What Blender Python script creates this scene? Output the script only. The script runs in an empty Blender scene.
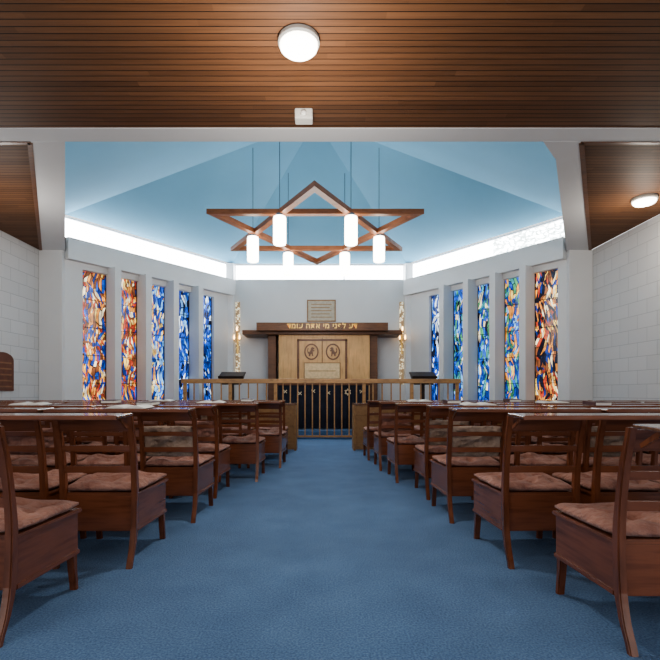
import bpy, bmesh, math, random
from mathutils import Vector, Matrix
random.seed(4)
S=bpy.context.scene
COL=S.collection

# ---------------------------------------------------------------- materials
def newmat(name):
    m=bpy.data.materials.new(name); m.use_nodes=True
    nt=m.node_tree; b=nt.nodes["Principled BSDF"]
    return m,nt,b
def N(nt,t,**k):
    n=nt.nodes.new(t)
    for a,v in k.items(): setattr(n,a,v)
    return n
def mathn(nt,op,a,b=None):
    n=N(nt,'ShaderNodeMath',operation=op)
    for i,v in enumerate((a,b)):
        if v is None: continue
        if isinstance(v,(int,float)): n.inputs[i].default_value=v
        else: nt.links.new(v,n.inputs[i])
    return n.outputs[0]
def ramp(nt,fac,stops,interp='LINEAR'):
    r=N(nt,'ShaderNodeValToRGB'); r.color_ramp.interpolation=interp
    e=r.color_ramp.elements
    while len(e)<len(stops): e.new(0.5)
    for i,(p,c) in enumerate(stops):
        e[i].position=p; e[i].color=(*c,1)
    nt.links.new(fac,r.inputs[0]); return r.outputs[0]
def mix(nt,fac,a,b,mode='MIX'):
    n=N(nt,'ShaderNodeMix',data_type='RGBA',blend_type=mode)
    for i,v in ((0,fac),(6,a),(7,b)):
        if isinstance(v,(int,float)): n.inputs[i].default_value=v
        elif isinstance(v,tuple): n.inputs[i].default_value=(*v,1)
        else: nt.links.new(v,n.inputs[i])
    return n.outputs[2]
def bump(nt,b,h,strength=.3,dist=.01):
    n=N(nt,'ShaderNodeBump'); n.inputs['Strength'].default_value=strength; n.inputs['Distance'].default_value=dist
    nt.links.new(h,n.inputs['Height']); nt.links.new(n.outputs[0],b.inputs['Normal'])
def objco(nt,scale=(1,1,1)):
    t=N(nt,'ShaderNodeTexCoord'); m=N(nt,'ShaderNodeMapping'); m.inputs['Scale'].default_value=scale
    nt.links.new(t.outputs['Object'],m.inputs[0]); return m.outputs[0]
def noise(nt,co,scale,detail=4):
    n=N(nt,'ShaderNodeTexNoise'); n.inputs['Scale'].default_value=scale; n.inputs['Detail'].default_value=detail
    nt.links.new(co,n.inputs['Vector']); return n.outputs['Fac']

def paint(name,col,rough=.6,var=.05,scale=3,metal=0):
    m,nt,b=newmat(name); co=objco(nt); f=noise(nt,co,scale)
    c=ramp(nt,f,[(.3,tuple(x*(1-var) for x in col)),(.7,tuple(min(1,x*(1+var)) for x in col))])
    nt.links.new(c,b.inputs['Base Color']); b.inputs['Roughness'].default_value=rough
    b.inputs['Metallic'].default_value=metal
    f2=noise(nt,co,60); bump(nt,b,f2,.08,.003)
    return m
def wood(name,dark,light,rough=.3,stretch=(14,1.5,14),coat=0,crough=.15,blotch=.35):
    m,nt,b=newmat(name); co=objco(nt,stretch); f=noise(nt,co,2.2,8)
    oi=N(nt,'ShaderNodeObjectInfo'); cbn=N(nt,'ShaderNodeVectorMath',operation='MULTIPLY_ADD')
    nt.links.new(oi.outputs['Random'],cbn.inputs[0]); cbn.inputs[1].default_value=(7,5,3); nt.links.new(objco(nt),cbn.inputs[2])
    f3=noise(nt,cbn.outputs[0],2.5,3)
    c=ramp(nt,f,[(.2,dark),(.55,light),(.85,tuple(x*.75 for x in light))])
    c=mix(nt,blotch,c,ramp(nt,f3,[(.3,(.55,.5,.5)),(.7,(1.35,1.25,1.2))]),'MULTIPLY')
    nt.links.new(c,b.inputs['Base Color']); b.inputs['Roughness'].default_value=rough
    b.inputs['Coat Weight'].default_value=coat; b.inputs['Coat Roughness'].default_value=crough
    bump(nt,b,f,.1,.004); return m
def emis(name,col,s):
    m,nt,b=newmat(name)
    b.inputs['Base Color'].default_value=(*col,1); b.inputs['Emission Color'].default_value=(*col,1)
    b.inputs['Emission Strength'].default_value=s; b.inputs['Roughness'].default_value=.3
    return m

M={}
M['chair']=wood('mahogany_wood',(.075,.025,.012),(.20,.068,.031),.27,(14,14,2),.4)
M['chairx']=wood('mahogany_panel_wood',(.10,.034,.017),(.215,.075,.036),.27,(1.5,1.5,18),.4)
M['desk']=wood('worn_desk_wood',(.07,.032,.018),(.20,.095,.05),.25,(1.5,14,14),.8,.10)
M['beam']=wood('chandelier_wood',(.18,.06,.024),(.34,.135,.06),.4,(3,3,8))
M['rail']=wood('oak_rail_wood',(.25,.12,.045),(.48,.26,.10),.35,(3,3,8),.2)
M['ark']=wood('honey_ark_wood',(.48,.27,.105),(.68,.42,.185),.4,(9,9,1.2))
M['arkdark']=wood('walnut_wood',(.085,.032,.014),(.17,.07,.03),.4,(1.5,9,9))
M['arkmid']=wood('carved_oak_wood',(.20,.10,.04),(.34,.19,.08),.45,(6,6,6))
M['black']=paint('dark_stained_wood',(.03,.016,.011),.5)
M['white']=paint('white_plaster',(.68,.675,.67),.7,.03,1.5)
M['frame']=paint('pale_grey_frame',(.75,.75,.755),.5)
M['gold']=paint('brass',(.75,.5,.17),.3,metal=1)
M['goldp']=paint('gold_leaf_paint',(.85,.72,.48),.5)
M['blue']=paint('sky_blue_plaster',(.20,.46,.65),.75,.06,.6)
M['velvet']=paint('midnight_velvet',(.012,.014,.028),.9,.3,8)
M['plast']=paint('cream_plastic',(.62,.60,.55),.5)
M['steel']=paint('steel_cable',(.10,.13,.17),.4,metal=.3)
M['plaque']=paint('tan_stone',(.75,.56,.33),.6,.12,20)
M['plaqueg']=paint('grey_tan_stone',(.48,.43,.34),.6,.15,20)
M['brown']=paint('brown_plaque_wood',(.13,.045,.025),.4,.2,12)
M['brown2']=paint('brown_plaque_strip',(.25,.12,.06),.4,.2,12)
M['lamp']=emis('opal_glass_lit',(1,.93,.8),8)
M['ceil_lamp']=emis('frosted_glass_lit',(1,.93,.82),7)
M['candle']=emis('warm_bulb',(1,.6,.25),10)
M['page']=paint('book_paper',(.8,.78,.73),.7)
M['book']=paint('book_cover',(.08,.03,.03),.5)

m,nt,b=newmat('blue_carpet'); co=objco(nt)
f=noise(nt,co,3.5,8); f2=noise(nt,co,110,3); f3=noise(nt,co,.7,3)
c=ramp(nt,f,[(.3,(.055,.13,.27)),(.7,(.11,.215,.39))])
c=mix(nt,.5,c,ramp(nt,f2,[(.35,(.03,.09,.20)),(.65,(.17,.30,.50))]))
c=mix(nt,.5,c,ramp(nt,f3,[(.35,(.75,.75,.78)),(.65,(1.1,1.1,1.1))]),'MULTIPLY')
nt.links.new(c,b.inputs['Base Color']); b.inputs['Roughness'].default_value=.95
b.inputs['Sheen Weight'].default_value=.1
bump(nt,b,f2,.7,.01); M['carpet']=m

def planks(name,w,dark,light):
    m,nt,b=newmat(name); t=N(nt,'ShaderNodeTexCoord'); sp=N(nt,'ShaderNodeSeparateXYZ')
    nt.links.new(t.outputs['Object'],sp.inputs[0])
    yy=mathn(nt,'DIVIDE',sp.outputs[1],w); fr=mathn(nt,'FRACT',yy); fl=mathn(nt,'FLOOR',yy)
    xo=mathn(nt,'ADD',sp.outputs[0],mathn(nt,'MULTIPLY',fl,1.37)); xi=mathn(nt,'FLOOR',mathn(nt,'DIVIDE',xo,2.6))
    cmb=N(nt,'ShaderNodeCombineXYZ'); nt.links.new(fl,cmb.inputs[0]); nt.links.new(xi,cmb.inputs[1])
    wn=N(nt,'ShaderNodeTexWhiteNoise'); nt.links.new(cmb.outputs[0],wn.inputs['Vector'])
    tint=ramp(nt,wn.outputs['Value'],[(0,dark),(1,light)])
    mp=N(nt,'ShaderNodeMapping'); mp.inputs['Scale'].default_value=(1.2,25,1); nt.links.new(t.outputs['Object'],mp.inputs[0])
    g=noise(nt,mp.outputs[0],2,6)
    c=mix(nt,.4,tint,ramp(nt,g,[(.3,(.55,.55,.55)),(.7,(1.2,1.15,1.1))]),'MULTIPLY')
    groove=mathn(nt,'LESS_THAN',fr,.12)
    c=mix(nt,groove,c,(.012,.006,.003))
    nt.links.new(c,b.inputs['Base Color']); b.inputs['Roughness'].default_value=.6
    b.inputs['Specular IOR Level'].default_value=.25
    bump(nt,b,mathn(nt,'SUBTRACT',1.0,groove),.6,.008); return m
M['planks']=planks('ceiling_boards',.068,(.13,.06,.029),(.19,.09,.044))

m,nt,b=newmat('painted_blockwork'); t=N(nt,'ShaderNodeTexCoord'); sp=N(nt,'ShaderNodeSeparateXYZ'); cb=N(nt,'ShaderNodeCombineXYZ')
nt.links.new(t.outputs['Object'],sp.inputs[0]); nt.links.new(sp.outputs[1],cb.inputs[0]); nt.links.new(sp.outputs[2],cb.inputs[1])
br=N(nt,'ShaderNodeTexBrick'); nt.links.new(cb.outputs[0],br.inputs['Vector'])
br.inputs['Scale'].default_value=1; br.inputs['Brick Width'].default_value=.45; br.inputs['Row Height'].default_value=.225
br.inputs['Mortar Size'].default_value=.005; br.inputs['Color1'].default_value=(.58,.575,.57,1); br.inputs['Color2'].default_value=(.54,.535,.53,1)
br.inputs['Mortar'].default_value=(.40,.40,.40,1)
nt.links.new(br.outputs['Color'],b.inputs['Base Color']); b.inputs['Roughness'].default_value=.7
bump(nt,b,mathn(nt,'SUBTRACT',1.0,br.outputs['Fac']),.5,.006); M['block']=m

def fabric(name,a,c2):
    m,nt,b=newmat(name); co=objco(nt); f=noise(nt,co,9,4); f2=noise(nt,co,220,2)
    nt.links.new(ramp(nt,f,[(.3,a),(.7,c2)]),b.inputs['Base Color']); b.inputs['Roughness'].default_value=.9
    b.inputs['Sheen Weight'].default_value=.1
    bump(nt,b,noise(nt,co,22,4),1.0,.03); return m
M['cush']=fabric('dusty_rose_fabric',(.25,.11,.08),(.43,.23,.175))
M['cush2']=fabric('beige_fabric',(.27,.18,.13),(.42,.31,.24))

# stained glass: fractured slanted shards, lead lines between
def stained(name,cols,seed,strength=1.6):
    m,nt,b=newmat(name); t=N(nt,'ShaderNodeTexCoord')
    nn=N(nt,'ShaderNodeTexNoise'); nn.inputs['Scale'].default_value=2.6; nn.inputs['Detail'].default_value=0; nt.links.new(t.outputs['Object'],nn.inputs['Vector'])
    va=N(nt,'ShaderNodeVectorMath',operation='MULTIPLY_ADD'); nt.links.new(nn.outputs['Color'],va.inputs[0]); va.inputs[1].default_value=(.20,.0,.3); nt.links.new(t.outputs['Object'],va.inputs[2])
    sp=N(nt,'ShaderNodeSeparateXYZ'); nt.links.new(va.outputs[0],sp.inputs[0]); X,Z=sp.outputs[0],sp.outputs[2]
    def shards(sl,w,h,sk,off):
        u=mathn(nt,'DIVIDE',mathn(nt,'ADD',X,mathn(nt,'MULTIPLY',Z,sl)),w); ci=mathn(nt,'FLOOR',u); uf=mathn(nt,'FRACT',u)
        w1=N(nt,'ShaderNodeTexWhiteNoise',noise_dimensions='1D'); nt.links.new(mathn(nt,'ADD',ci,off),w1.inputs['W'])
        k=mathn(nt,'SUBTRACT',w1.outputs['Value'],.5)
        z=mathn(nt,'ADD',mathn(nt,'DIVIDE',Z,h),mathn(nt,'ADD',mathn(nt,'MULTIPLY',w1.outputs['Value'],7),mathn(nt,'MULTIPLY',mathn(nt,'MULTIPLY',uf,k),sk)))
        ri=mathn(nt,'FLOOR',z); zf=mathn(nt,'FRACT',z)
        cb=N(nt,'ShaderNodeCombineXYZ'); nt.links.new(ci,cb.inputs[0]); nt.links.new(ri,cb.inputs[1]); cb.inputs[2].default_value=off
        w2=N(nt,'ShaderNodeTexWhiteNoise'); nt.links.new(cb.outputs[0],w2.inputs['Vector'])
        ld=mathn(nt,'MULTIPLY',mathn(nt,'GREATER_THAN',uf,.18),mathn(nt,'GREATER_THAN',zf,.10))
        n=len(cols); return ramp(nt,w2.outputs['Value'],[(i/n,cc) for i,cc in enumerate(cols)],'CONSTANT'),ld
    c1,l1=shards(.10 if seed%2 else -.09,.038,.11,2.6,seed*3.1)
    c2,l2=shards(-.14 if seed%2 else .12,.055,.22,1.8,seed*5.7+2)
    f=noise(nt,t.outputs['Object'],3.4,1); sel=mathn(nt,'GREATER_THAN',f,.5)
    c=mix(nt,sel,c1,c2); ld=mathn(nt,'ADD',mathn(nt,'MULTIPLY',l1,mathn(nt,'SUBTRACT',1.0,sel)),mathn(nt,'MULTIPLY',l2,sel))
    c=mix(nt,ld,(.003,.003,.006),c)
    g=noise(nt,t.outputs['Object'],6,3); c=mix(nt,.7,c,ramp(nt,g,[(.38,(.28,.28,.34)),(.64,(1.5,1.5,1.5))]),'MULTIPLY')
    nt.links.new(c,b.inputs['Base Color']); nt.links.new(c,b.inputs['Emission Color'])
    b.inputs['Emission Strength'].default_value=strength; b.inputs['Roughness'].default_value=.25; return m
OR=(.62,.24,.05);GD=(.74,.50,.13);BR=(.17,.06,.025);BL=(.02,.08,.40);LB=(.15,.36,.66);WH=(.72,.82,.88);DK=(.006,.008,.02);TL=(.05,.22,.24);CR=(.75,.64,.42);RD=(.38,.05,.025);NV=(.012,.035,.19);GR=(.06,.22,.10)
SG=dict(
 a=[OR,BR,GD,BL,BR,NV,RD,CR,BL,BR,OR],
 b=[OR,BL,RD,GD,BR,NV,OR,RD,BR,CR],
 c=[BL,LB,OR,NV,CR,NV,GD,BL,LB],
 d=[BL,NV,LB,DK,BL,BL,NV,WH],
 e=[LB,NV,GR,DK,BL,BL,TL,BL,CR],
 f=[OR,DK,GD,NV,BR,RD,OR,DK,CR,BR],
 g=[TL,NV,OR,BL,GR,LB,NV,GD,BL])

def clere(name,tree):
    m,nt,b=newmat(name); co=objco(nt,(1,1,2))
    f=noise(nt,co,6,8)
    if tree:
        c0=ramp(nt,f,[(.42,(.95,.97,1)),(.52,(.06,.09,.06)),(.60,(.95,.97,1))])
        sp=N(nt,'ShaderNodeSeparateXYZ'); nt.links.new(co,sp.inputs[0])
        near=mathn(nt,'LESS_THAN',sp.outputs[0],1.7)
        c=mix(nt,near,(.96,.98,1),c0)
    else: c=ramp(nt,f,[(.3,(.93,.97,1)),(.7,(.98,.99,1))])
    nt.links.new(c,b.inputs['Emission Color']); b.inputs['Base Color'].default_value=(.8,.85,.9,1)
    b.inputs['Emission Strength'].default_value=10; b.inputs['Roughness'].default_value=.2; return m
M['clear']=clere('daylit_glass',False); M['clear_t']=clere('daylit_glass_with_trees',True)

# ---------------------------------------------------------------- mesh helpers
def mesh_from(bm,name,mats,smooth=False):
    bmesh.ops.recalc_face_normals(bm,faces=bm.faces)
    me=bpy.data.meshes.new(name); bm.to_mesh(me); bm.free()
    for mm in (mats if isinstance(mats,(list,tuple)) else [mats]): me.materials.append(mm)
    if smooth:
        for p in me.polygons: p.use_smooth=True
    return me
def bbox(bm,lo,hi,bev=0,mi=0):
    r=bmesh.ops.create_cube(bm,size=1)
    vs=r['verts']
    for v in vs:
        v.co=Vector(((lo[i]+hi[i])/2+v.co[i]*(hi[i]-lo[i]) for i in range(3)))
    if bev:
        es=list(set(e for v in vs for e in v.link_edges))
        bmesh.ops.bevel(bm,geom=es,offset=bev,segments=2,affect='EDGES',profile=.5)
def boxes(name,lst,mat,bev=.004,smooth=False):
    bm=bmesh.new()
    for lo,hi in lst: bbox(bm,lo,hi,bev)
    return mesh_from(bm,name,mat,smooth)
def prism(bm,pts,z0,z1):
    lo=[bm.verts.new((x,y,z0)) for x,y in pts]; hi=[bm.verts.new((x,y,z1)) for x,y in pts]
    bm.faces.new(lo); bm.faces.new(hi[::-1]); n=len(pts)
    for i in range(n): bm.faces.new((lo[i],lo[(i+1)%n],hi[(i+1)%n],hi[i]))
def prism_xz(bm,pts,y0,y1):
    lo=[bm.verts.new((x,y0,z)) for x,z in pts]; hi=[bm.verts.new((x,y1,z)) for x,z in pts]
    bm.faces.new(lo); bm.faces.new(hi[::-1]); n=len(pts)
    for i in range(n): bm.faces.new((lo[i],lo[(i+1)%n],hi[(i+1)%n],hi[i]))
def bar(bm,a,b,w,h,up=Vector((0,0,1)),w2=None,h2=None):
    a=Vector(a);b=Vector(b);d=(b-a).normalized(); s=d.cross(up)
    if s.length<1e-4: s=Vector((1,0,0))
    s.normalize(); u=s.cross(d).normalized(); vs=[]
    w2=w2 or w; h2=h2 or h
    for p,ww,hh in((a,w,h),(b,w2,h2)):
        for i,j in((-1,-1),(1,-1),(1,1),(-1,1)): vs.append(bm.verts.new(p+s*i*ww/2+u*j*hh/2))
    for f in((0,1,2,3),(7,6,5,4),(0,4,5,1),(1,5,6,2),(2,6,7,3),(3,7,4,0)): bm.faces.new([vs[i] for i in f])
def lathe(bm,prof,c=(0,0,0),seg=24):
    rings=[]
    for r,z in prof:
        rings.append([bm.verts.new((c[0]+r*math.cos(2*math.pi*i/seg),c[1]+r*math.sin(2*math.pi*i/seg),c[2]+z)) for i in range(seg)])
    for a,b in zip(rings,rings[1:]):
        for i in range(seg): bm.faces.new((a[i],a[(i+1)%seg],b[(i+1)%seg],b[i]))
    bm.faces.new(rings[0]); bm.faces.new(rings[-1][::-1])
def obj(name,me,loc=(0,0,0),rot=(0,0,0),parent=None,**props):
    o=bpy.data.objects.new(name,me); o.location=loc; o.rotation_euler=rot
    if parent: o.parent=parent
    COL.objects.link(o)
    for k,v in props.items(): o[k]=v
    return o
def empty(name,loc,rot=(0,0,0),**props):
    o=obj(name,None,loc,rot,**props); o.empty_display_size=.1; return o
def struct(name,me,loc=(0,0,0),rot=(0,0,0),label=None,cat=None,parent=None):
    o=obj(name,me,loc,rot,parent)
    o['kind']='structure'
    if label: o['label']=label
    if cat: o['category']=cat
    return o

# ---------------------------------------------------------------- room shell
ZC=3.70; ZS=3.97; ZT=4.40
XL,XR=-5.35,5.15
YB=-1.2
YC=9.0; YR=12.46
hexp=[(-2.75,5.05),(2.52,5.05),(4.70,YC),(2.28,YR),(-2.36,YR),(-4.90,YC)]
struct('floor',boxes('floor',[((-7,YB,-.1),(7,13.2,0))],M['carpet'],0),label='plain blue fitted carpet floor',cat='floor')
struct('wall_left',boxes('wall_left',[((XL-.2,YB,0),(XL,YC,ZC))],M['block'],0),label='white painted blockwork wall',cat='wall')
struct('wall_right',boxes('wall_right',[((XR,YB,0),(XR+.2,YC,ZC))],M['block'],0),label='white painted blockwork wall',cat='wall')
bm=bmesh.new(); prism(bm,[(XL-.2,YB),(XR+.2,YB),(XR+.2,4.8),(XL-.2,4.8)],ZC,ZC+.1)
struct('ceiling',mesh_from(bm,'ceiling',M['planks']),label='flat ceiling of varnished brown timber boards',cat='ceiling')
bm=bmesh.new(); prism(bm,[(XL,5.05),(-3.12,5.05),(-5.35,YC)],ZC,ZC+.1)
struct('ceiling',mesh_from(bm,'cl',M['planks']),label='triangular timber boarded ceiling over the side aisle',cat='ceiling')
bm=bmesh.new(); prism(bm,[(XR,5.05),(2.79,5.05),(5.13,YC)],ZC,ZC+.1)
struct('ceiling',mesh_from(bm,'cr',M['planks']),label='triangular timber boarded ceiling over the side aisle',cat='ceiling')
bm=bmesh.new(); bbox(bm,(XL-.2,4.8,ZC-.01),(XR+.2,5.05,ZT+.1))
prism(bm,[(-3.12,5.05),(-2.75,5.05),(-4.90,YC),(-5.35,YC)],ZC-.012,ZT+.1)
prism(bm,[(2.79,5.05),(2.50,5.05),(4.70,YC),(5.13,YC)],ZC-.012,ZT+.1)
prism(bm,[(2.38,5.04),(2.70,5.04),(2.70,5.42)],ZC-.013,ZC+.02)
struct('trim_1',mesh_from(bm,'ring_beam',M['white']),label='white plastered ring beam framing the raised roof',cat='beam')
bm=bmesh.new()
bar(bm,(-3.14,5.07,ZC-.008),(-5.33,YC-.06,ZC-.008),.05,.02); bar(bm,(2.81,5.07,ZC-.008),(5.12,YC-.06,ZC-.008),.05,.02)
bar(bm,(XL,5.075,ZC-.008),(-3.14,5.075,ZC-.008),.05,.02); bar(bm,(XR,5.075,ZC-.008),(2.81,5.075,ZC-.008),.05,.02)
struct('trim_2',mesh_from(bm,'t2',M['arkdark']),label='dark timber edging around the ceiling boards',cat='trim')
struct('trim_3',boxes('c',[((-5.35,YC-.10,0),(-4.90,YC+.25,ZC))],M['white'],.01),label='white plastered square column',cat='column')
struct('trim_4',boxes('c',[((4.70,YC-.10,0),(5.15,YC+.25,ZC))],M['white'],.01),label='white plastered square column',cat='column')
struct('trim_5',boxes('c',[((-2.50,YR-.12,0),(-2.30,YR+.15,ZT))],M['frame'],.01),label='slim white corner pier',cat='column')
struct('trim_6',boxes('c',[((2.22,YR-.12,0),(2.42,YR+.15,ZT))],M['frame'],.01),label='slim white corner pier',cat='column')

bm=bmesh.new()
bv=[bm.verts.new((x,y,ZT)) for x,y in hexp]; ap=bm.verts.new((-.1,8.9,6.15))
for i in range(6): bm.faces.new((bv[i],bv[(i+1)%6],ap))
o=struct('ceiling',mesh_from(bm,'roof',M['blue']),label='pale blue faceted hexagonal pyramid ceiling',cat='ceiling')
md=o.modifiers.new('s','SOLIDIFY'); md.thickness=.06; md.offset=1

def window_wall(side,P0,P1,kinds,start):
    P0=Vector((*P0,0));P1=Vector((*P1,0)); d=P1-P0; L=d.length; ang=math.atan2(d.y,d.x)
    T=.22*(1 if side=='left' else -1)
    def yb(a,b): a,b=a*T,b*T; return min(a,b),max(a,b)
    y0,y1=yb(0,1)
    of=.078 if side=='left' else .040
    ws=[(L*(of+.1655*k),L*(of+.1655*k)+L*(.124-.002*k)) for k in range(5)]
    bm=bmesh.new(); zb,zt=.62,3.42
    bbox(bm,(0,y0,0),(L,y1,zb)); bbox(bm,(0,y0,zt),(L,y1,ZS))
    xs=[0]+[v for w in ws for v in w]+[L]
    for i in range(0,len(xs),2): bbox(bm,(xs[i],y0,zb),(xs[i+1],y1,zt))
    fy=yb(-1.25,0)
    for i in range(1,5):
        cxx=(ws[i-1][1]+ws[i][0])/2-.035; bbox(bm,(cxx-.07,fy[0],0),(cxx+.07,fy[1],zt+.12))
    fy=yb(-.6,0); bbox(bm,(0,fy[0],zt+.12),(L,fy[1],ZS-.02))
    struct('wall_window_'+side,mesh_from(bm,'ww',M['white']),P0,(0,0,ang),'white plaster wall with projecting piers between tall windows','wall')
    for k,(a,b2) in enumerate(ws):
        py=yb(.45,.52)
        e=struct('window_%d'%(start+k),boxes('sg',[((a,py[0],zb),(b2,py[1],zt))],stained('stained_glass_%d'%(start+k),SG[kinds[k]],start+k,1.9),0),P0,(0,0,ang),
          {'a':'tall stained glass window in orange, brown and blue shards','b':'tall stained glass window in flame orange and dark red','c':'tall stained glass window in blue with orange pieces','d':'tall stained glass window in deep blue shards','e':'tall stained glass window in blue and green','f':'tall stained glass window in amber, orange and black','g':'tall stained glass window in teal, gold and blue'}[kinds[k]],'window')
        fr=yb(.38,.45); bm=bmesh.new()
        for h in range(1,5):
            zz=zb+(zt-zb)*h/5; bbox(bm,(a,fr[0],zz-.006),(b2,fr[1],zz+.006))
        bbox(bm,(a,fr[0],zb),(a+.012,fr[1],zt)); bbox(bm,(b2-.012,fr[0],zb),(b2,fr[1],zt))
        obj('glazing_bar',mesh_from(bm,'gb',M['black']),(0,0,0),(0,0,0),e)
    py=yb(.6,.66)
    e=struct('window_%d'%(start+20),boxes('cl',[((0,py[0],ZS),(L,py[1],ZT))],M['clear_t' if side=='right' else 'clear'],0),P0,(0,0,ang),'long bright clerestory window strip under the blue ceiling','window')
    fr=yb(.35,.6)
    obj('window_frame',boxes('cf',[((0,fr[0],ZT-.03),(L,fr[1],ZT)),((0,fr[0],ZS),(L,fr[1],ZS+.02))],M['frame'],0),parent=e)
window_wall('left',(-4.90,YC),(-2.36,YR),'abcdd',1)
window_wall('right',(4.70,YC),(2.28,YR),'fgeed',6)
struct('wall_back',boxes('wb',[((-2.36,YR,0),(2.28,YR+.2,ZS))],M['white'],0),label='white plaster wall behind the ark',cat='wall')
e=struct('window_30',boxes('bc',[((-2.28,YR+.12,ZS),(2.20,YR+.14,ZT))],M['clear'],0),label='long bright clerestory window strip above the ark wall',cat='window')
obj('window_frame',boxes('bf',[((-2.28,YR+.06,ZT-.03),(2.20,YR+.12,ZT)),((-2.28,YR+.06,ZS),(2.20,YR+.12,ZS+.03)),((.6,YR+.06,ZS),(.63,YR+.12,ZT))],M['frame'],0),parent=e)
struct('trim_7',boxes('pf',[((-3.4,10.05,0),(3.3,YR,.17))],M['carpet'],.01),label='low carpeted platform in front of the ark',cat='floor')

# ---------------------------------------------------------------- chairs
W=.45; D=.46; FL=.02; SH=.41
def profile_bar(name,pts,x0,x1,mat):
    bm=bmesh.new(); rows=[]
    out=[]
    for i in range(len(pts)-1):
        p0=pts[max(i-1,0)];p1=pts[i];p2=pts[i+1];p3=pts[min(i+2,len(pts)-1)]
        for k in range(3):
            t=k/3
            z=p1[1]+(p2[1]-p1[1])*t
            cr=lambda a,b_,c_,d_:.5*((2*b_)+(-a+c_)*t+(2*a-5*b_+4*c_-d_)*t*t+(-a+3*b_-3*c_+d_)*t**3)
            out.append((cr(p0[0],p1[0],p2[0],p3[0]),z,cr(p0[2],p1[2],p2[2],p3[2])))
    out.append(pts[-1])
    for y,z,h in out:
        rows.append([bm.verts.new((x0,y-h,z)),bm.verts.new((x1,y-h,z)),bm.verts.new((x1,y+h,z)),bm.verts.new((x0,y+h,z))])
    for a,b in zip(rows,rows[1:]):
        for i in range(4): bm.faces.new((a[i],a[(i+1)%4],b[(i+1)%4],b[i]))
    bm.faces.new(rows[0]); bm.faces.new(rows[-1][::-1])
    bmesh.ops.recalc_face_normals(bm,faces=bm.faces)
    es=[e for e in bm.edges if abs(e.verts[0].co.z-e.verts[1].co.z)>1e-4]
    bmesh.ops.bevel(bm,geom=es,offset=.005,segments=2,affect='EDGES')
    return mesh_from(bm,name,mat)
post=[(-.085,0,.014),(-.04,.1,.017),(-.01,.21,.022),(0,.41,.022),(-.012,.56,.018),(-.04,.73,.016),(-.078,.865,.014)]
ME={}
ME['post']=profile_bar('rear_post',post,-.017,.017,M['chair'])
ME['fleg']=profile_bar('front_leg',[(.022,0,.013),(.006,.11,.017),(0,.20,.022)],-.018,.018,M['chair'])
def trap(bm,y0,y1,wa,wb,z0,z1,bev):
    lo=[(-wa,y0),(wa,y0),(wb,y1),(-wb,y1)]
    a=[bm.verts.new((x,y,z0)) for x,y in lo]; b=[bm.verts.new((x,y,z1)) for x,y in lo]
    fs=[bm.faces.new(a[::-1]),bm.faces.new(b)]
    for i in range(4): fs.append(bm.faces.new((a[i],a[(i+1)%4],b[(i+1)%4],b[i])))
    es=list(set(e for f in fs for e in f.edges)); bmesh.ops.bevel(bm,geom=es,offset=bev,segments=2,affect='EDGES')
bm=bmesh.new()
trap(bm,0,D,W/2-.012,W/2+FL-.008,.185,SH-.012,.005)
trap(bm,.005,D+.015,W/2,W/2+FL+.006,SH-.02,SH,.006)
trap(bm,.015,D+.004,W/2-.004,W/2+FL,.182,.205,.004)
ME['box']=mesh_from(bm,'seat_box',M['chairx'])
def backy(z):
    for (a,za,_),(b,zb,_) in zip(post,post[1:]):
        if za<=z<=zb: return a+(b-a)*(z-za)/(zb-za)
    return post[-1][0]
def curved_rail(bm,z0,z1,bow,t=.015,n=10,arch=0):
    rows=[]
    for i in range(n+1):
        u=i/n; x=-W/2+.016+u*(W-.032); s=math.sin(math.pi*u); c=-bow*s
        ya=backy(z0)+c; yb_=backy(z1)+c; dz=arch*s
        rows.append([bm.verts.new((x,ya-t/2,z0+dz)),bm.verts.new((x,ya+t/2,z0+dz)),bm.verts.new((x,yb_+t/2,z1+dz*.6)),bm.verts.new((x,yb_-t/2,z1+dz*.6))])
    for a,b in zip(rows,rows[1:]):
        for i in range(4): bm.faces.new((a[i],a[(i+1)%4],b[(i+1)%4],b[i]))
    bm.faces.new(rows[0]); bm.faces.new(rows[-1][::-1])
bm=bmesh.new(); curved_rail(bm,.775,.856,.03,.016,12,.003); curved_rail(bm,.655,.69,.03,.013,12,.008); curved_rail(bm,.53,.57,.025,.014,12,.006)
ME['back']=mesh_from(bm,'backrest',M['chairx'])
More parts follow.
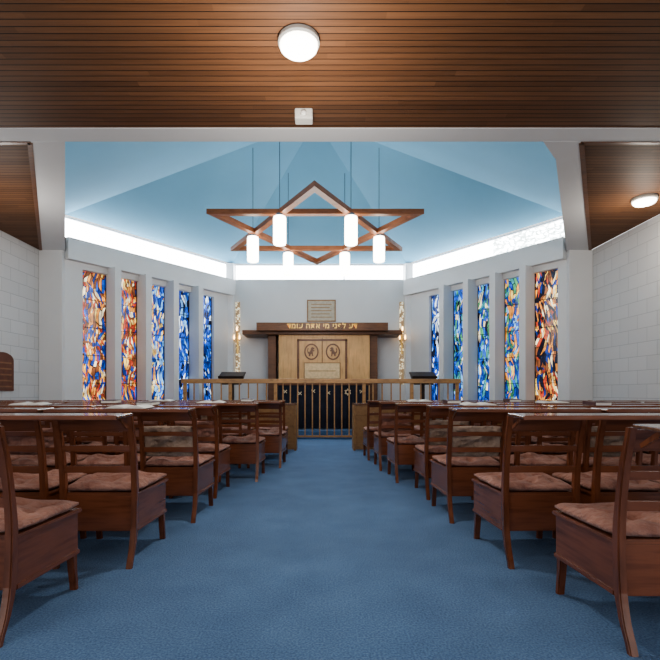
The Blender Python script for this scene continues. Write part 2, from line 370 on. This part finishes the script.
def cushion(name,w,d,h,mat,n=30,flare=0,seed=1,tuft=((-.28,-.28),(.0,-.28),(.28,-.28),(-.28,0),(.28,0),(-.28,.28),(0,.28),(.28,.28),(0,0))):
    rnd=random.Random(seed); ph=[rnd.uniform(0,6) for _ in range(6)]
    bm=bmesh.new(); g={}
    for s in (0,1):
        for i in range(n+1):
            for j in range(n+1):
                u=i/n*2-1; v=j/n*2-1
                edge=max(0,(1-abs(u)**5)*(1-abs(v)**5))
                z=h*.5+ (1 if s else -1)*(h*.5)*(.2+.8*edge**.5)
                if s:
                    for tx,ty in tuft:
                        dd=((u/2-tx)**2+(v/2-ty)**2); z-=h*.65*math.exp(-dd/.0035)
                    z+=h*.25*(math.sin(u*5+ph[0]+v*2)+math.sin(v*6+ph[1]-u*3))*edge
                rr=1-.03*(abs(u*v))**3+.025*math.sin(u*7+ph[2])*math.sin(v*8+ph[3])
                fw=1+flare*v
                g[s,i,j]=bm.verts.new((u*w/2*rr*fw,v*d/2*rr,max(z,.002) if s else z))
    for i in range(n):
        for j in range(n):
            bm.faces.new((g[1,i,j],g[1,i+1,j],g[1,i+1,j+1],g[1,i,j+1]))
            bm.faces.new((g[0,i,j],g[0,i,j+1],g[0,i+1,j+1],g[0,i+1,j]))
    for i in range(n):
        bm.faces.new((g[0,i,0],g[0,i+1,0],g[1,i+1,0],g[1,i,0])); bm.faces.new((g[0,i+1,n],g[0,i,n],g[1,i,n],g[1,i+1,n]))
        bm.faces.new((g[0,0,i+1],g[0,0,i],g[1,0,i],g[1,0,i+1])); bm.faces.new((g[0,n,i],g[0,n,i+1],g[1,n,i+1],g[1,n,i]))
    return mesh_from(bm,name,mat,True)
CU=[cushion('seat_cushion',W+.02,D+.005,.055,M['cush'],flare=.045,seed=s) for s in range(4)]
ME['cushb']=cushion('back_cushion',W-.05,.25,.05,M['cush2'],seed=8)
ME['cushb2']=cushion('back_cushion',W-.05,.22,.045,M['cush'],seed=9)
def chair(x,y,rz=0,backc=None,group='wooden chairs in rows beside the aisle'):
    lab={None:'dark mahogany chair with box seat and rose cushion','b':'dark mahogany chair with beige padded back cushion','r':'dark mahogany chair with rose padded back cushion'}[backc]
    t=empty('chair',(x,y,0),(0,0,rz),label=lab,category='chair',group=group)
    obj('rear_leg',ME['post'],(-W/2+.017,0,0),parent=t); obj('rear_leg',ME['post'],(W/2-.017,0,0),parent=t)
    obj('front_leg',ME['fleg'],(-W/2-FL+.030,D-.022,0),parent=t); obj('front_leg',ME['fleg'],(W/2+FL-.030,D-.022,0),parent=t)
    obj('seat_box',ME['box'],parent=t); obj('backrest',ME['back'],parent=t)
    obj('seat_cushion',random.choice(CU),(0,.24,SH-.003),(0,0,random.uniform(-.04,.04)),parent=t)
    if backc: obj('back_cushion',ME['cushb' if backc=='b' else 'cushb2'],(0,.025,.62),(math.radians(-76)+math.pi,0,0),parent=t)
    return t
TILT=math.radians(2)
def shelf(x0,x1,y,lab):
    t=empty('desk_shelf',((x0+x1)/2,y,0),label=lab,category='desk',group='wooden book ledges behind the chair backs')
    w=(x1-x0)
    obj('desk_top',boxes('dt',[((-w/2,-.21,-.015),(w/2,0,0))],M['desk'],.004),(0,0,.882),(TILT,0,0),parent=t)
    obj('front_lip',boxes('dl',[((-w/2,-.222,-.019),(w/2,-.208,.005))],M['chairx'],.003),(0,0,.882),(TILT,0,0),parent=t)
    bmb=bmesh.new(); bar(bmb,(0,-.008,.80),(0,-.11,.858),.012,.018); mb=mesh_from(bmb,'bk',M['chair'])
    for xx in(-w/2+.03,w/2-.03): obj('bracket',mb,(xx,0,0),parent=t)
rowsL=[(1.93,-1.25,2,''),(2.75,-1.07,3,''),(3.67,-.96,4,'b'),(4.50,-.98,5,'r'),(5.32,-.70,6,''),(6.25,-.52,8,''),(7.10,-.54,8,'')]
rowsR=[(1.86,1.17,2,''),(2.75,1.06,3,''),(3.67,.98,5,'b'),(4.45,.98,6,'b'),(5.25,.82,7,''),(6.05,.74,8,'r'),(6.95,.68,8,'')]
P=.535
bk=[]
for s,rows in((-1,rowsL),(1,rowsR)):
    for (y,xi,n,bc) in rows:
        nn=0
        for k in range(n):
            xc=xi+s*(W/2+k*P)
            if abs(xc)>4.7: break
            c=None
            if bc and k==0: c=bc
            elif k>0: c=random.choice([None,None,'r','b'])
            chair(xc,y+random.uniform(-.006,.012),random.uniform(-.02,.02),c); nn+=1
        k=0; segs=[]
        while k<nn:
            m_=min(2,nn-k)
            a,b=sorted((xi+s*(k*P-.015),xi+s*((k+m_)*P-.06))); shelf(a,b,y-.112+random.uniform(-.008,.0),'worn brown wooden book ledge fixed behind chairs'); segs.append((a,b,y-.115)); k+=m_
        bk.append(segs)
def prayer_book(x,y,rz,open_):
    z=.885-.10*math.tan(TILT)
    t=empty('prayer_book',(x,y,z),(TILT,0,rz),label='open prayer book with white pages' if open_ else 'closed dark brown prayer book',category='book',group='prayer books on the desk tops')
    if open_:
        obj('cover',boxes('cv',[((-.15,-.1,0),(.15,.1,.004))],M['book'],.001),parent=t)
        bm=bmesh.new(); rows=[]
        for i in range(13):
            u=i/6-1; z=.006+.016*math.sin(min(1,abs(u)*1.0)*math.pi)**.7 if 0<abs(u)<1 else .006
            rows.append((bm.verts.new((u*.143,-.093,z)),bm.verts.new((u*.143,.093,z)),bm.verts.new((u*.143,.093,.004)),bm.verts.new((u*.143,-.093,.004))))
        for a,b in zip(rows,rows[1:]):
            for i in range(4): bm.faces.new((a[i],a[(i+1)%4],b[(i+1)%4],b[i]))
        bm.faces.new(rows[0]); bm.faces.new(rows[-1][::-1])
        obj('pages',mesh_from(bm,'pg',M['page']),parent=t)
    else:
        obj('pages',boxes('pg',[((-.068,-.095,.004),(.07,.095,.028))],M['page'],.001),parent=t)
        obj('cover',boxes('cv',[((-.075,-.1,0),(.075,.1,.004)),((-.075,-.1,.028),(.075,.1,.032)),((-.075,-.1,0),(-.069,.1,.032))],M['book'],.001),parent=t)
for i in (2,3,4,5,10,11,12):
    for q,(a,b,y) in enumerate(bk[i][:2]):
        prayer_book((a+b)/2+random.uniform(-.1,.1),y-.105,random.uniform(-.04,.04),(q+i)%2==0)

def front_desk(x0,x1):
    t=empty('pew_desk',((x0+x1)/2,8.0,0),label='long oak pew desk with solid panelled front, facing the railing',category='desk')
    w=x1-x0
    obj('desk_top',boxes('a',[((-w/2,-.02,.78),(w/2,.38,.81))],M['desk'],.005),parent=t)
    obj('back_panel',boxes('a',[((-w/2+.03,.02,.05),(w/2-.03,.05,.78)),((-w/2+.03,.01,.6),(w/2-.03,.03,.78)),((-w/2+.03,.01,.02),(w/2-.03,.03,.12))],M['arkmid'],.003),parent=t)
    for xx in(-w/2+.0,w/2-.04): obj('end_panel',boxes('a',[((xx,0,0),(xx+.04,.36,.78))],M['arkmid'],.004),parent=t)
front_desk(-3.6,-.42); front_desk(.55,3.6)

# ---------------------------------------------------------------- railing
t=empty('altar_railing',(0,9.85,0),label='long warm oak balustrade with slim vertical bars',category='railing')
obj('handrail',boxes('hr',[((-2.92,-.05,1.18),(2.92,.05,1.275))],M['rail'],.008),parent=t)
obj('lower_rail',boxes('lr',[((-2.9,-.02,.05),(2.9,.02,.09))],M['rail'],.003),parent=t)
pm=boxes('po',[((-.035,-.035,0),(.035,.035,1.2))],M['rail'],.005)
posts=(-2.85,-1.9,-.95,.90,1.9,2.85)
for x in posts: obj('newel_post',pm,(x,0,0),parent=t)
bmh=boxes('ba',[((-.013,-.013,.09),(.013,.013,1.19))],M['rail'],0)
x=-.95+.154
while x<.85:
    obj('baluster',bmh,(x,0,0),parent=t); x+=.154
for s0 in(-2.85,-1.9,.90,1.9):
    for q in(1,2,3,4): obj('baluster',bmh,(s0+.95*q/5,0,0),parent=t)

# ---------------------------------------------------------------- reading table
t=empty('reading_table',(0.05,10.9,.17),label='reading table draped in dark velvet with small pale emblems',category='table')
obj('tabletop',boxes('tt',[((-1.05,-.35,.98),(1.05,.35,1.03))],M['arkdark'],.008),parent=t)
bm=bmesh.new()
n=60; prev=None
for i in range(n+1):
    x=-1.02+2.04*i/n; yy=-.335-.012*math.sin(i*1.3)
    a=bm.verts.new((x,yy,.02)); b=bm.verts.new((x,-.335,.98))
    if prev: bm.faces.new((prev[0],a,b,prev[1]))
    prev=(a,b)
bbox(bm,(-1.02,-.325,.02),(1.02,.33,.98))
cl=obj('table_cloth',mesh_from(bm,'cl',M['velvet'],False),parent=t)
bm=bmesh.new()
for k in(0,1):
    pts=[Vector((.075*math.cos(math.pi/2+k*math.pi+i*2*math.pi/3),0,.075*math.sin(math.pi/2+k*math.pi+i*2*math.pi/3))) for i in range(3)]
    for i in range(3): bar(bm,pts[i],pts[(i+1)%3],.014,.014,Vector((0,1,0)))
obj('embroidered_star',mesh_from(bm,'st6',M['goldp']),(.55,-.358,.83),parent=cl)
bm=bmesh.new()
bar(bm,(-.035,0,-.035),(.035,0,.035),.014,.014,Vector((0,1,0))); bar(bm,(.035,0,-.035),(-.02,0,.02),.012,.014,Vector((0,1,0))); bar(bm,(-.035,0,.0),(-.035,0,.04),.012,.014,Vector((0,1,0)))
em=mesh_from(bm,'emb',M['goldp'])
for x,z in((-.85,.84),(-.52,.80),(-.22,.85),(.12,.81),(.86,.84)): obj('embroidered_letter',em,(x,-.356,z),parent=cl)

# ---------------------------------------------------------------- ark
AY=11.85
t=empty('torah_ark',(0.03,AY,.17),label='honey wood ark cabinet with framed carved panel below dark canopy',category='cabinet')
obj('cabinet_body',boxes('cb',[((-1.10,0,0),(1.20,.61,2.28)),],M['ark'],.01),parent=t)
for x in(-1.38,1.21): obj('side_panel',boxes('sp',[((x,.12,0),(x+.20,.61,2.28))],M['arkdark'],.006),parent=t,label='dark recessed side panel')
obj('canopy',boxes('cn',[((-2.0,-.10,2.27),(2.0,.61,2.38)),((-1.62,-.30,2.34),(1.62,.5,2.54))],M['arkdark'],.008),parent=t)
LION=[(-.10,-.16),(-.05,-.16),(-.03,-.09),(.01,-.08),(.03,-.16),(.08,-.16),(.06,-.12),(.055,-.05),(.05,.02),(.09,.01),(.12,.05),(.10,.06),(.06,.055),(.07,.09),(.11,.10),(.11,.13),(.06,.17),(.02,.17),(-.02,.13),(-.03,.06),(-.07,-.01),(-.10,-.02),(-.13,.05),(-.10,.12),(-.13,.14),(-.16,.06),(-.14,-.04),(-.10,-.08)]
for s in(-1,1):
    x0,x1=(-.62,-.008) if s<0 else (.008,.62)
    dr=obj('door',boxes('dd',[((x0,-.045,.1),(x1,0,2.2))],M['ark'],.005),parent=t)
    bm=bmesh.new()
    cx=s*.27; cz=1.84
    ring=[Vector((cx+.165*math.cos(a),-.05,cz+.19*math.sin(a))) for a in[2*math.pi*i/20 for i in range(20)]]
    for i in range(20): bar(bm,ring[i],ring[(i+1)%20],.035,.02,Vector((0,1,0)))
    pts=[(cx-s*x*.68,cz+z*.68) for x,z in LION]
    prism_xz(bm,pts if s<0 else pts[::-1],-.062,-.045)
    obj('carved_emblem',mesh_from(bm,'il',M['arkdark']),parent=dr)
    bm=bmesh.new(); lathe(bm,[(.014,0),(.018,.012),(.008,.025)],seg=12)
    obj('knob',mesh_from(bm,'kn',M['gold'],True),(s*.04,-.047,1.0),(math.pi/2,0,0),parent=dr)
obj('door_frame',boxes('df',[((-.63,-.055,1.09),(-.575,-.04,2.16)),((.575,-.055,1.09),(.63,-.04,2.16)),((-.63,-.055,2.11),(.63,-.04,2.16)),((-.63,-.055,1.09),(.63,-.04,1.14)),((-.008,-.052,.1),(.008,-.04,2.2))],M['arkdark'],.002),parent=t)
obj('carved_plaque',boxes('cp',[((-.44,-.07,1.17),(.44,-.045,1.55))],M['plaque'],.004),parent=t,label='pale square carved plaque')
obj('plaque_border',boxes('cs',[((-.46,-.074,1.16),(-.44,-.05,1.56)),((.44,-.074,1.16),(.46,-.05,1.56)),((-.46,-.074,1.55),(.46,-.05,1.57)),((-.46,-.074,1.15),(.46,-.05,1.17)),((-.34,-.076,1.35),(.34,-.068,1.365))],M['arkmid'],.001),parent=t)
cu=bpy.data.curves.new('txt','FONT'); cu.body="דע לפני מי אתה עומד"[::-1]; cu.size=.2; cu.extrude=.008; cu.offset=.005; cu.align_x='CENTER'; cu.align_y='CENTER'; cu.space_character=1.12
to=bpy.data.objects.new('tmp',cu); COL.objects.link(to); bpy.context.view_layer.update()
me=bpy.data.meshes.new_from_object(to.evaluated_get(bpy.context.evaluated_depsgraph_get())); bpy.data.objects.remove(to)
m,nt,b=newmat('glowing_letter_gilt'); f=noise(nt,objco(nt),20); nt.links.new(ramp(nt,f,[(.3,(.85,.52,.12)),(.7,(1,.68,.2))]),b.inputs['Base Color']); b.inputs['Roughness'].default_value=.35; b.inputs['Emission Color'].default_value=(1,.6,.15,1); b.inputs['Emission Strength'].default_value=.15  # faint emission in the gilding brightens the letters; they are no lamp
me.materials.clear(); me.materials.append(m)
xs=[v.co.x for v in me.vertices]; sc=1.72/(max(xs)-min(xs)) if xs else 1
lt=obj('lettering',me,(0,-.308,2.45),(math.pi/2,0,0),parent=t,label='gilded Hebrew letters'); lt.scale=(sc,min(sc,1.2),1)
t=empty('wall_tablet',(0,YR,3.15),label='framed tan commemorative tablet on the white wall',category='plaque')
obj('tablet_face',boxes('pl',[((-.34,-.03,-.26),(.36,0,.26))],M['plaqueg'],.005),parent=t)
bm=bmesh.new()
bbox(bm,(-.37,-.04,-.29),(-.34,0,.29));bbox(bm,(.36,-.04,-.29),(.39,0,.29));bbox(bm,(-.37,-.04,.26),(.39,0,.29));bbox(bm,(-.37,-.04,-.29),(.39,0,-.26))
obj('tablet_frame',mesh_from(bm,'tf',M['arkmid']),parent=t)
bm=bmesh.new()
for i in range(5):
    bbox(bm,(-.26,-.034,.16-i*.085),(.28-.05*(i%2),-.029,.18-i*.085))
obj('inscription',mesh_from(bm,'ins',M['arkmid']),parent=t)
m,nt,b=newmat('lit_pebble_glass'); co=objco(nt); v=N(nt,'ShaderNodeTexVoronoi'); v.inputs['Scale'].default_value=17; nt.links.new(co,v.inputs['Vector'])
cc=ramp(nt,v.outputs['Distance'],[(.25,(.95,.85,.62)),(.55,(.22,.15,.08))])
nt.links.new(cc,b.inputs['Base Color']); nt.links.new(cc,b.inputs['Emission Color']); b.inputs['Emission Strength'].default_value=.9; bump(nt,b,v.outputs['Distance'],.5,.02); M['mos']=m
for i,x in enumerate((-2.2,2.13)):
    struct('trim_%d'%(8+i),boxes('ms',[((x-.055,YR-.05,1.2),(x+.055,YR,3.38))],M['mos'],0),label='narrow bright patterned glass slit in the wall',cat='window')
for x in(-2.2,2.13):
    t=empty('wall_sconce',(x,YR-.05,2.35),label='brass wall sconce with warm candle bulbs',category='lamp',group='wall sconces beside the ark')
    obj('backplate',boxes('bp',[((-.02,-.03,-.35),(.02,0,.2))],M['gold'],.005),parent=t)
    bm=bmesh.new(); arms=((-.07,-.0),(.07,-.0),(0,.22))
    for dx,dz in arms:
        bar(bm,(0,-.02,dz-.1),(dx,-.12,dz),.012,.012)
        lathe(bm,[(.015,0),(.028,.02),(.01,.03)],(dx,-.12,dz),12)
    obj('arm',mesh_from(bm,'am',M['gold']),parent=t)
    for dx,dz in arms:
        bm=bmesh.new(); lathe(bm,[(.01,0),(.018,.04),(.014,.08),(.003,.12)],(dx,-.12,dz+.03),12)
        obj('candle_bulb',mesh_from(bm,'cb',M['candle'],True),parent=t)
for x in(-2.02,2.32):
    t=empty('lectern',(x,10.7,.17),label='dark wooden reading stand with sloped top',category='lectern')
    bm=bmesh.new(); bar(bm,(0,0,.03),(0,0,1.05),.07,.07,Vector((0,1,0))); bbox(bm,(-.2,-.18,0),(.2,.18,.04),.005)
    obj('stand',mesh_from(bm,'st',M['black']),parent=t)
    bm=bmesh.new(); prism_xz(bm,[(-.22,-.16),(.22,-.16),(.27,.0),(-.27,.0)],-.16,.18)
    bbox(bm,(-.28,-.20,0),(.28,.20,.03),.004); bbox(bm,(-.28,-.21,.0),(.28,-.19,.06),.003)
    obj('sloped_top',mesh_from(bm,'sl',M['black']),(0,0,1.2),(math.radians(20),0,0),parent=t)

# ---------------------------------------------------------------- star chandelier
SX,SY,SZ,R=-.095,8.9,4.02,2.1
t=empty('star_chandelier',(SX,SY,SZ),label='large wooden six-pointed star hung with white cylinder lamps',category='chandelier')
for k in(0,1):
    bm=bmesh.new(); pts=[Vector((R*math.cos(math.pi/2+k*math.pi+i*2*math.pi/3),R*math.sin(math.pi/2+k*math.pi+i*2*math.pi/3),0)) for i in range(3)]
    wi=.11; k1=wi/math.sin(math.radians(30))
    inn=[p*(1-k1/R) for p in pts]; h=.042; zo=.002*k
    for i in range(3):
        j=(i+1)%3; q=[pts[i],pts[j],inn[j],inn[i]]
        lo=[bm.verts.new((p.x,p.y,-h+zo)) for p in q]; hi=[bm.verts.new((p.x,p.y,h+zo)) for p in q]
        bm.faces.new(lo);bm.faces.new(hi[::-1])
        for a in range(4): bm.faces.new((lo[a],lo[(a+1)%4],hi[(a+1)%4],hi[a]))
    obj('triangle_frame',mesh_from(bm,'tri',M['beam']),parent=t)
bm=bmesh.new(); lathe(bm,[(.08,-.56),(.1,-.55),(.108,-.52),(.108,-.12),(.1,-.09),(.08,-.08)]); shade=mesh_from(bm,'shade',M['lamp'],True)
bm=bmesh.new(); lathe(bm,[(.06,-.09),(.06,-.036)]); cap=mesh_from(bm,'cap',M['steel'],False)
for i in range(6):
    a=i*math.pi/3; r=(R/math.sqrt(3))*.985; x,y=r*math.cos(a),r*math.sin(a)
    obj('lamp_shade',shade,(x,y,0),parent=t); obj('lamp_cap',cap,(x,y,0),parent=t)
    rz=6.15-(6.15-ZT)*r/4.05-SZ
    bm=bmesh.new(); lathe(bm,[(.006,0),(.006,rz-.04)],(x,y,0.03),6); obj('suspension_cable',mesh_from(bm,'wr',M['steel']),parent=t)

# ---------------------------------------------------------------- ceiling lights, sensor, wall plaque
for (x,y,gl) in((-.17,3.60,'round frosted ceiling light, lit, on timber boards'),(4.50,6.54,'round frosted ceiling light, lit, on timber boards')):
    t=empty('ceiling_light',(x,y,ZC),label=gl,category='lamp',group='round ceiling lights')
    bm=bmesh.new(); lathe(bm,[(.155,0),(.16,-.03),(.15,-.045)],seg=40); obj('lamp_base',mesh_from(bm,'lb',M['plast'],False),parent=t)
    bm=bmesh.new(); lathe(bm,[(.145,-.04),(.142,-.065),(.12,-.085),(.075,-.10),(.02,-.105)],seg=40); obj('glass_diffuser',mesh_from(bm,'gd',M['ceil_lamp'],True),parent=t)
t=empty('motion_sensor',(-.165,4.52,ZC),label='small cream box sensor fixed to ceiling boards',category='sensor')
obj('housing',boxes('ho',[((-.085,-.06,-.1),(.085,.06,0))],M['plast'],.012),parent=t)
bm=bmesh.new(); lathe(bm,[(.03,0),(.028,.015),(.012,.025)],seg=16); obj('sensor_lens',mesh_from(bm,'le',M['page'],True),(0,-.06,-.055),(math.pi/2,0,0),parent=t)
t=empty('wall_plaque',(XL,7.86,1.32),label='round-topped brown wooden memorial board on blockwork',category='plaque')
bm=bmesh.new(); pr=[(-.28,-.30),(.28,-.30),(.28,.22)]+[(.28*math.cos(a),.22+.13*math.sin(a)) for a in[math.pi*i/12 for i in range(1,12)]]+[(-.28,.22)]
lo=[bm.verts.new((0,y,z)) for y,z in pr]; hi=[bm.verts.new((.03,y,z)) for y,z in pr]
bm.faces.new(lo);bm.faces.new(hi[::-1])
for i in range(len(pr)): bm.faces.new((lo[i],lo[(i+1)%len(pr)],hi[(i+1)%len(pr)],hi[i]))
obj('board',mesh_from(bm,'bd',M['brown']),parent=t)
bm=bmesh.new()
for i in range(5): bbox(bm,(.03,-.22,-.24+i*.1),(.034,.22,-.215+i*.1))
obj('name_strip',mesh_from(bm,'ns',M['brown2']),parent=t)

# ---------------------------------------------------------------- lights
def point(name,loc,power,col,r=.1):
    l=bpy.data.lights.new(name,'POINT'); l.energy=power; l.color=col; l.shadow_soft_size=r
    o=bpy.data.objects.new(name,l); o.location=loc; COL.objects.link(o)
point('ceiling_lamp_light',(-.17,3.60,ZC-.9),90,(1,.95,.87),.12)
point('ceiling_lamp_light',(4.50,6.54,ZC-.5),28,(1,.93,.82),.12)
for x,y in((-1.5,.8),(2.6,1.3),(-3.4,1.6),(-4.3,6.3)): point('fill_light',(x,y,ZC-.9),32,(1,.96,.90),.15)  # added fill lights that brighten the seating; no fittings at these spots
point('roof_fill_light',(SX,SY,SZ-1.0),75,(1,.97,.93),.6)  # added light below the star, there to brighten the blue roof
w=bpy.data.worlds.new('World'); S.world=w; w.use_nodes=True
w.node_tree.nodes['Background'].inputs[0].default_value=(.96,.98,1,1); w.node_tree.nodes['Background'].inputs[1].default_value=1.2
try: S.view_settings.look='AgX - Medium High Contrast'
except Exception as ex: print(ex)

cam=bpy.data.cameras.new('Camera'); co=bpy.data.objects.new('Camera',cam); COL.objects.link(co)
co.location=(0,0,1.0); co.rotation_euler=(math.pi/2,0,0); cam.sensor_width=36; cam.lens=470/660*36
cam.shift_x=9/660; cam.shift_y=62/660; cam.clip_start=.05
S.camera=co
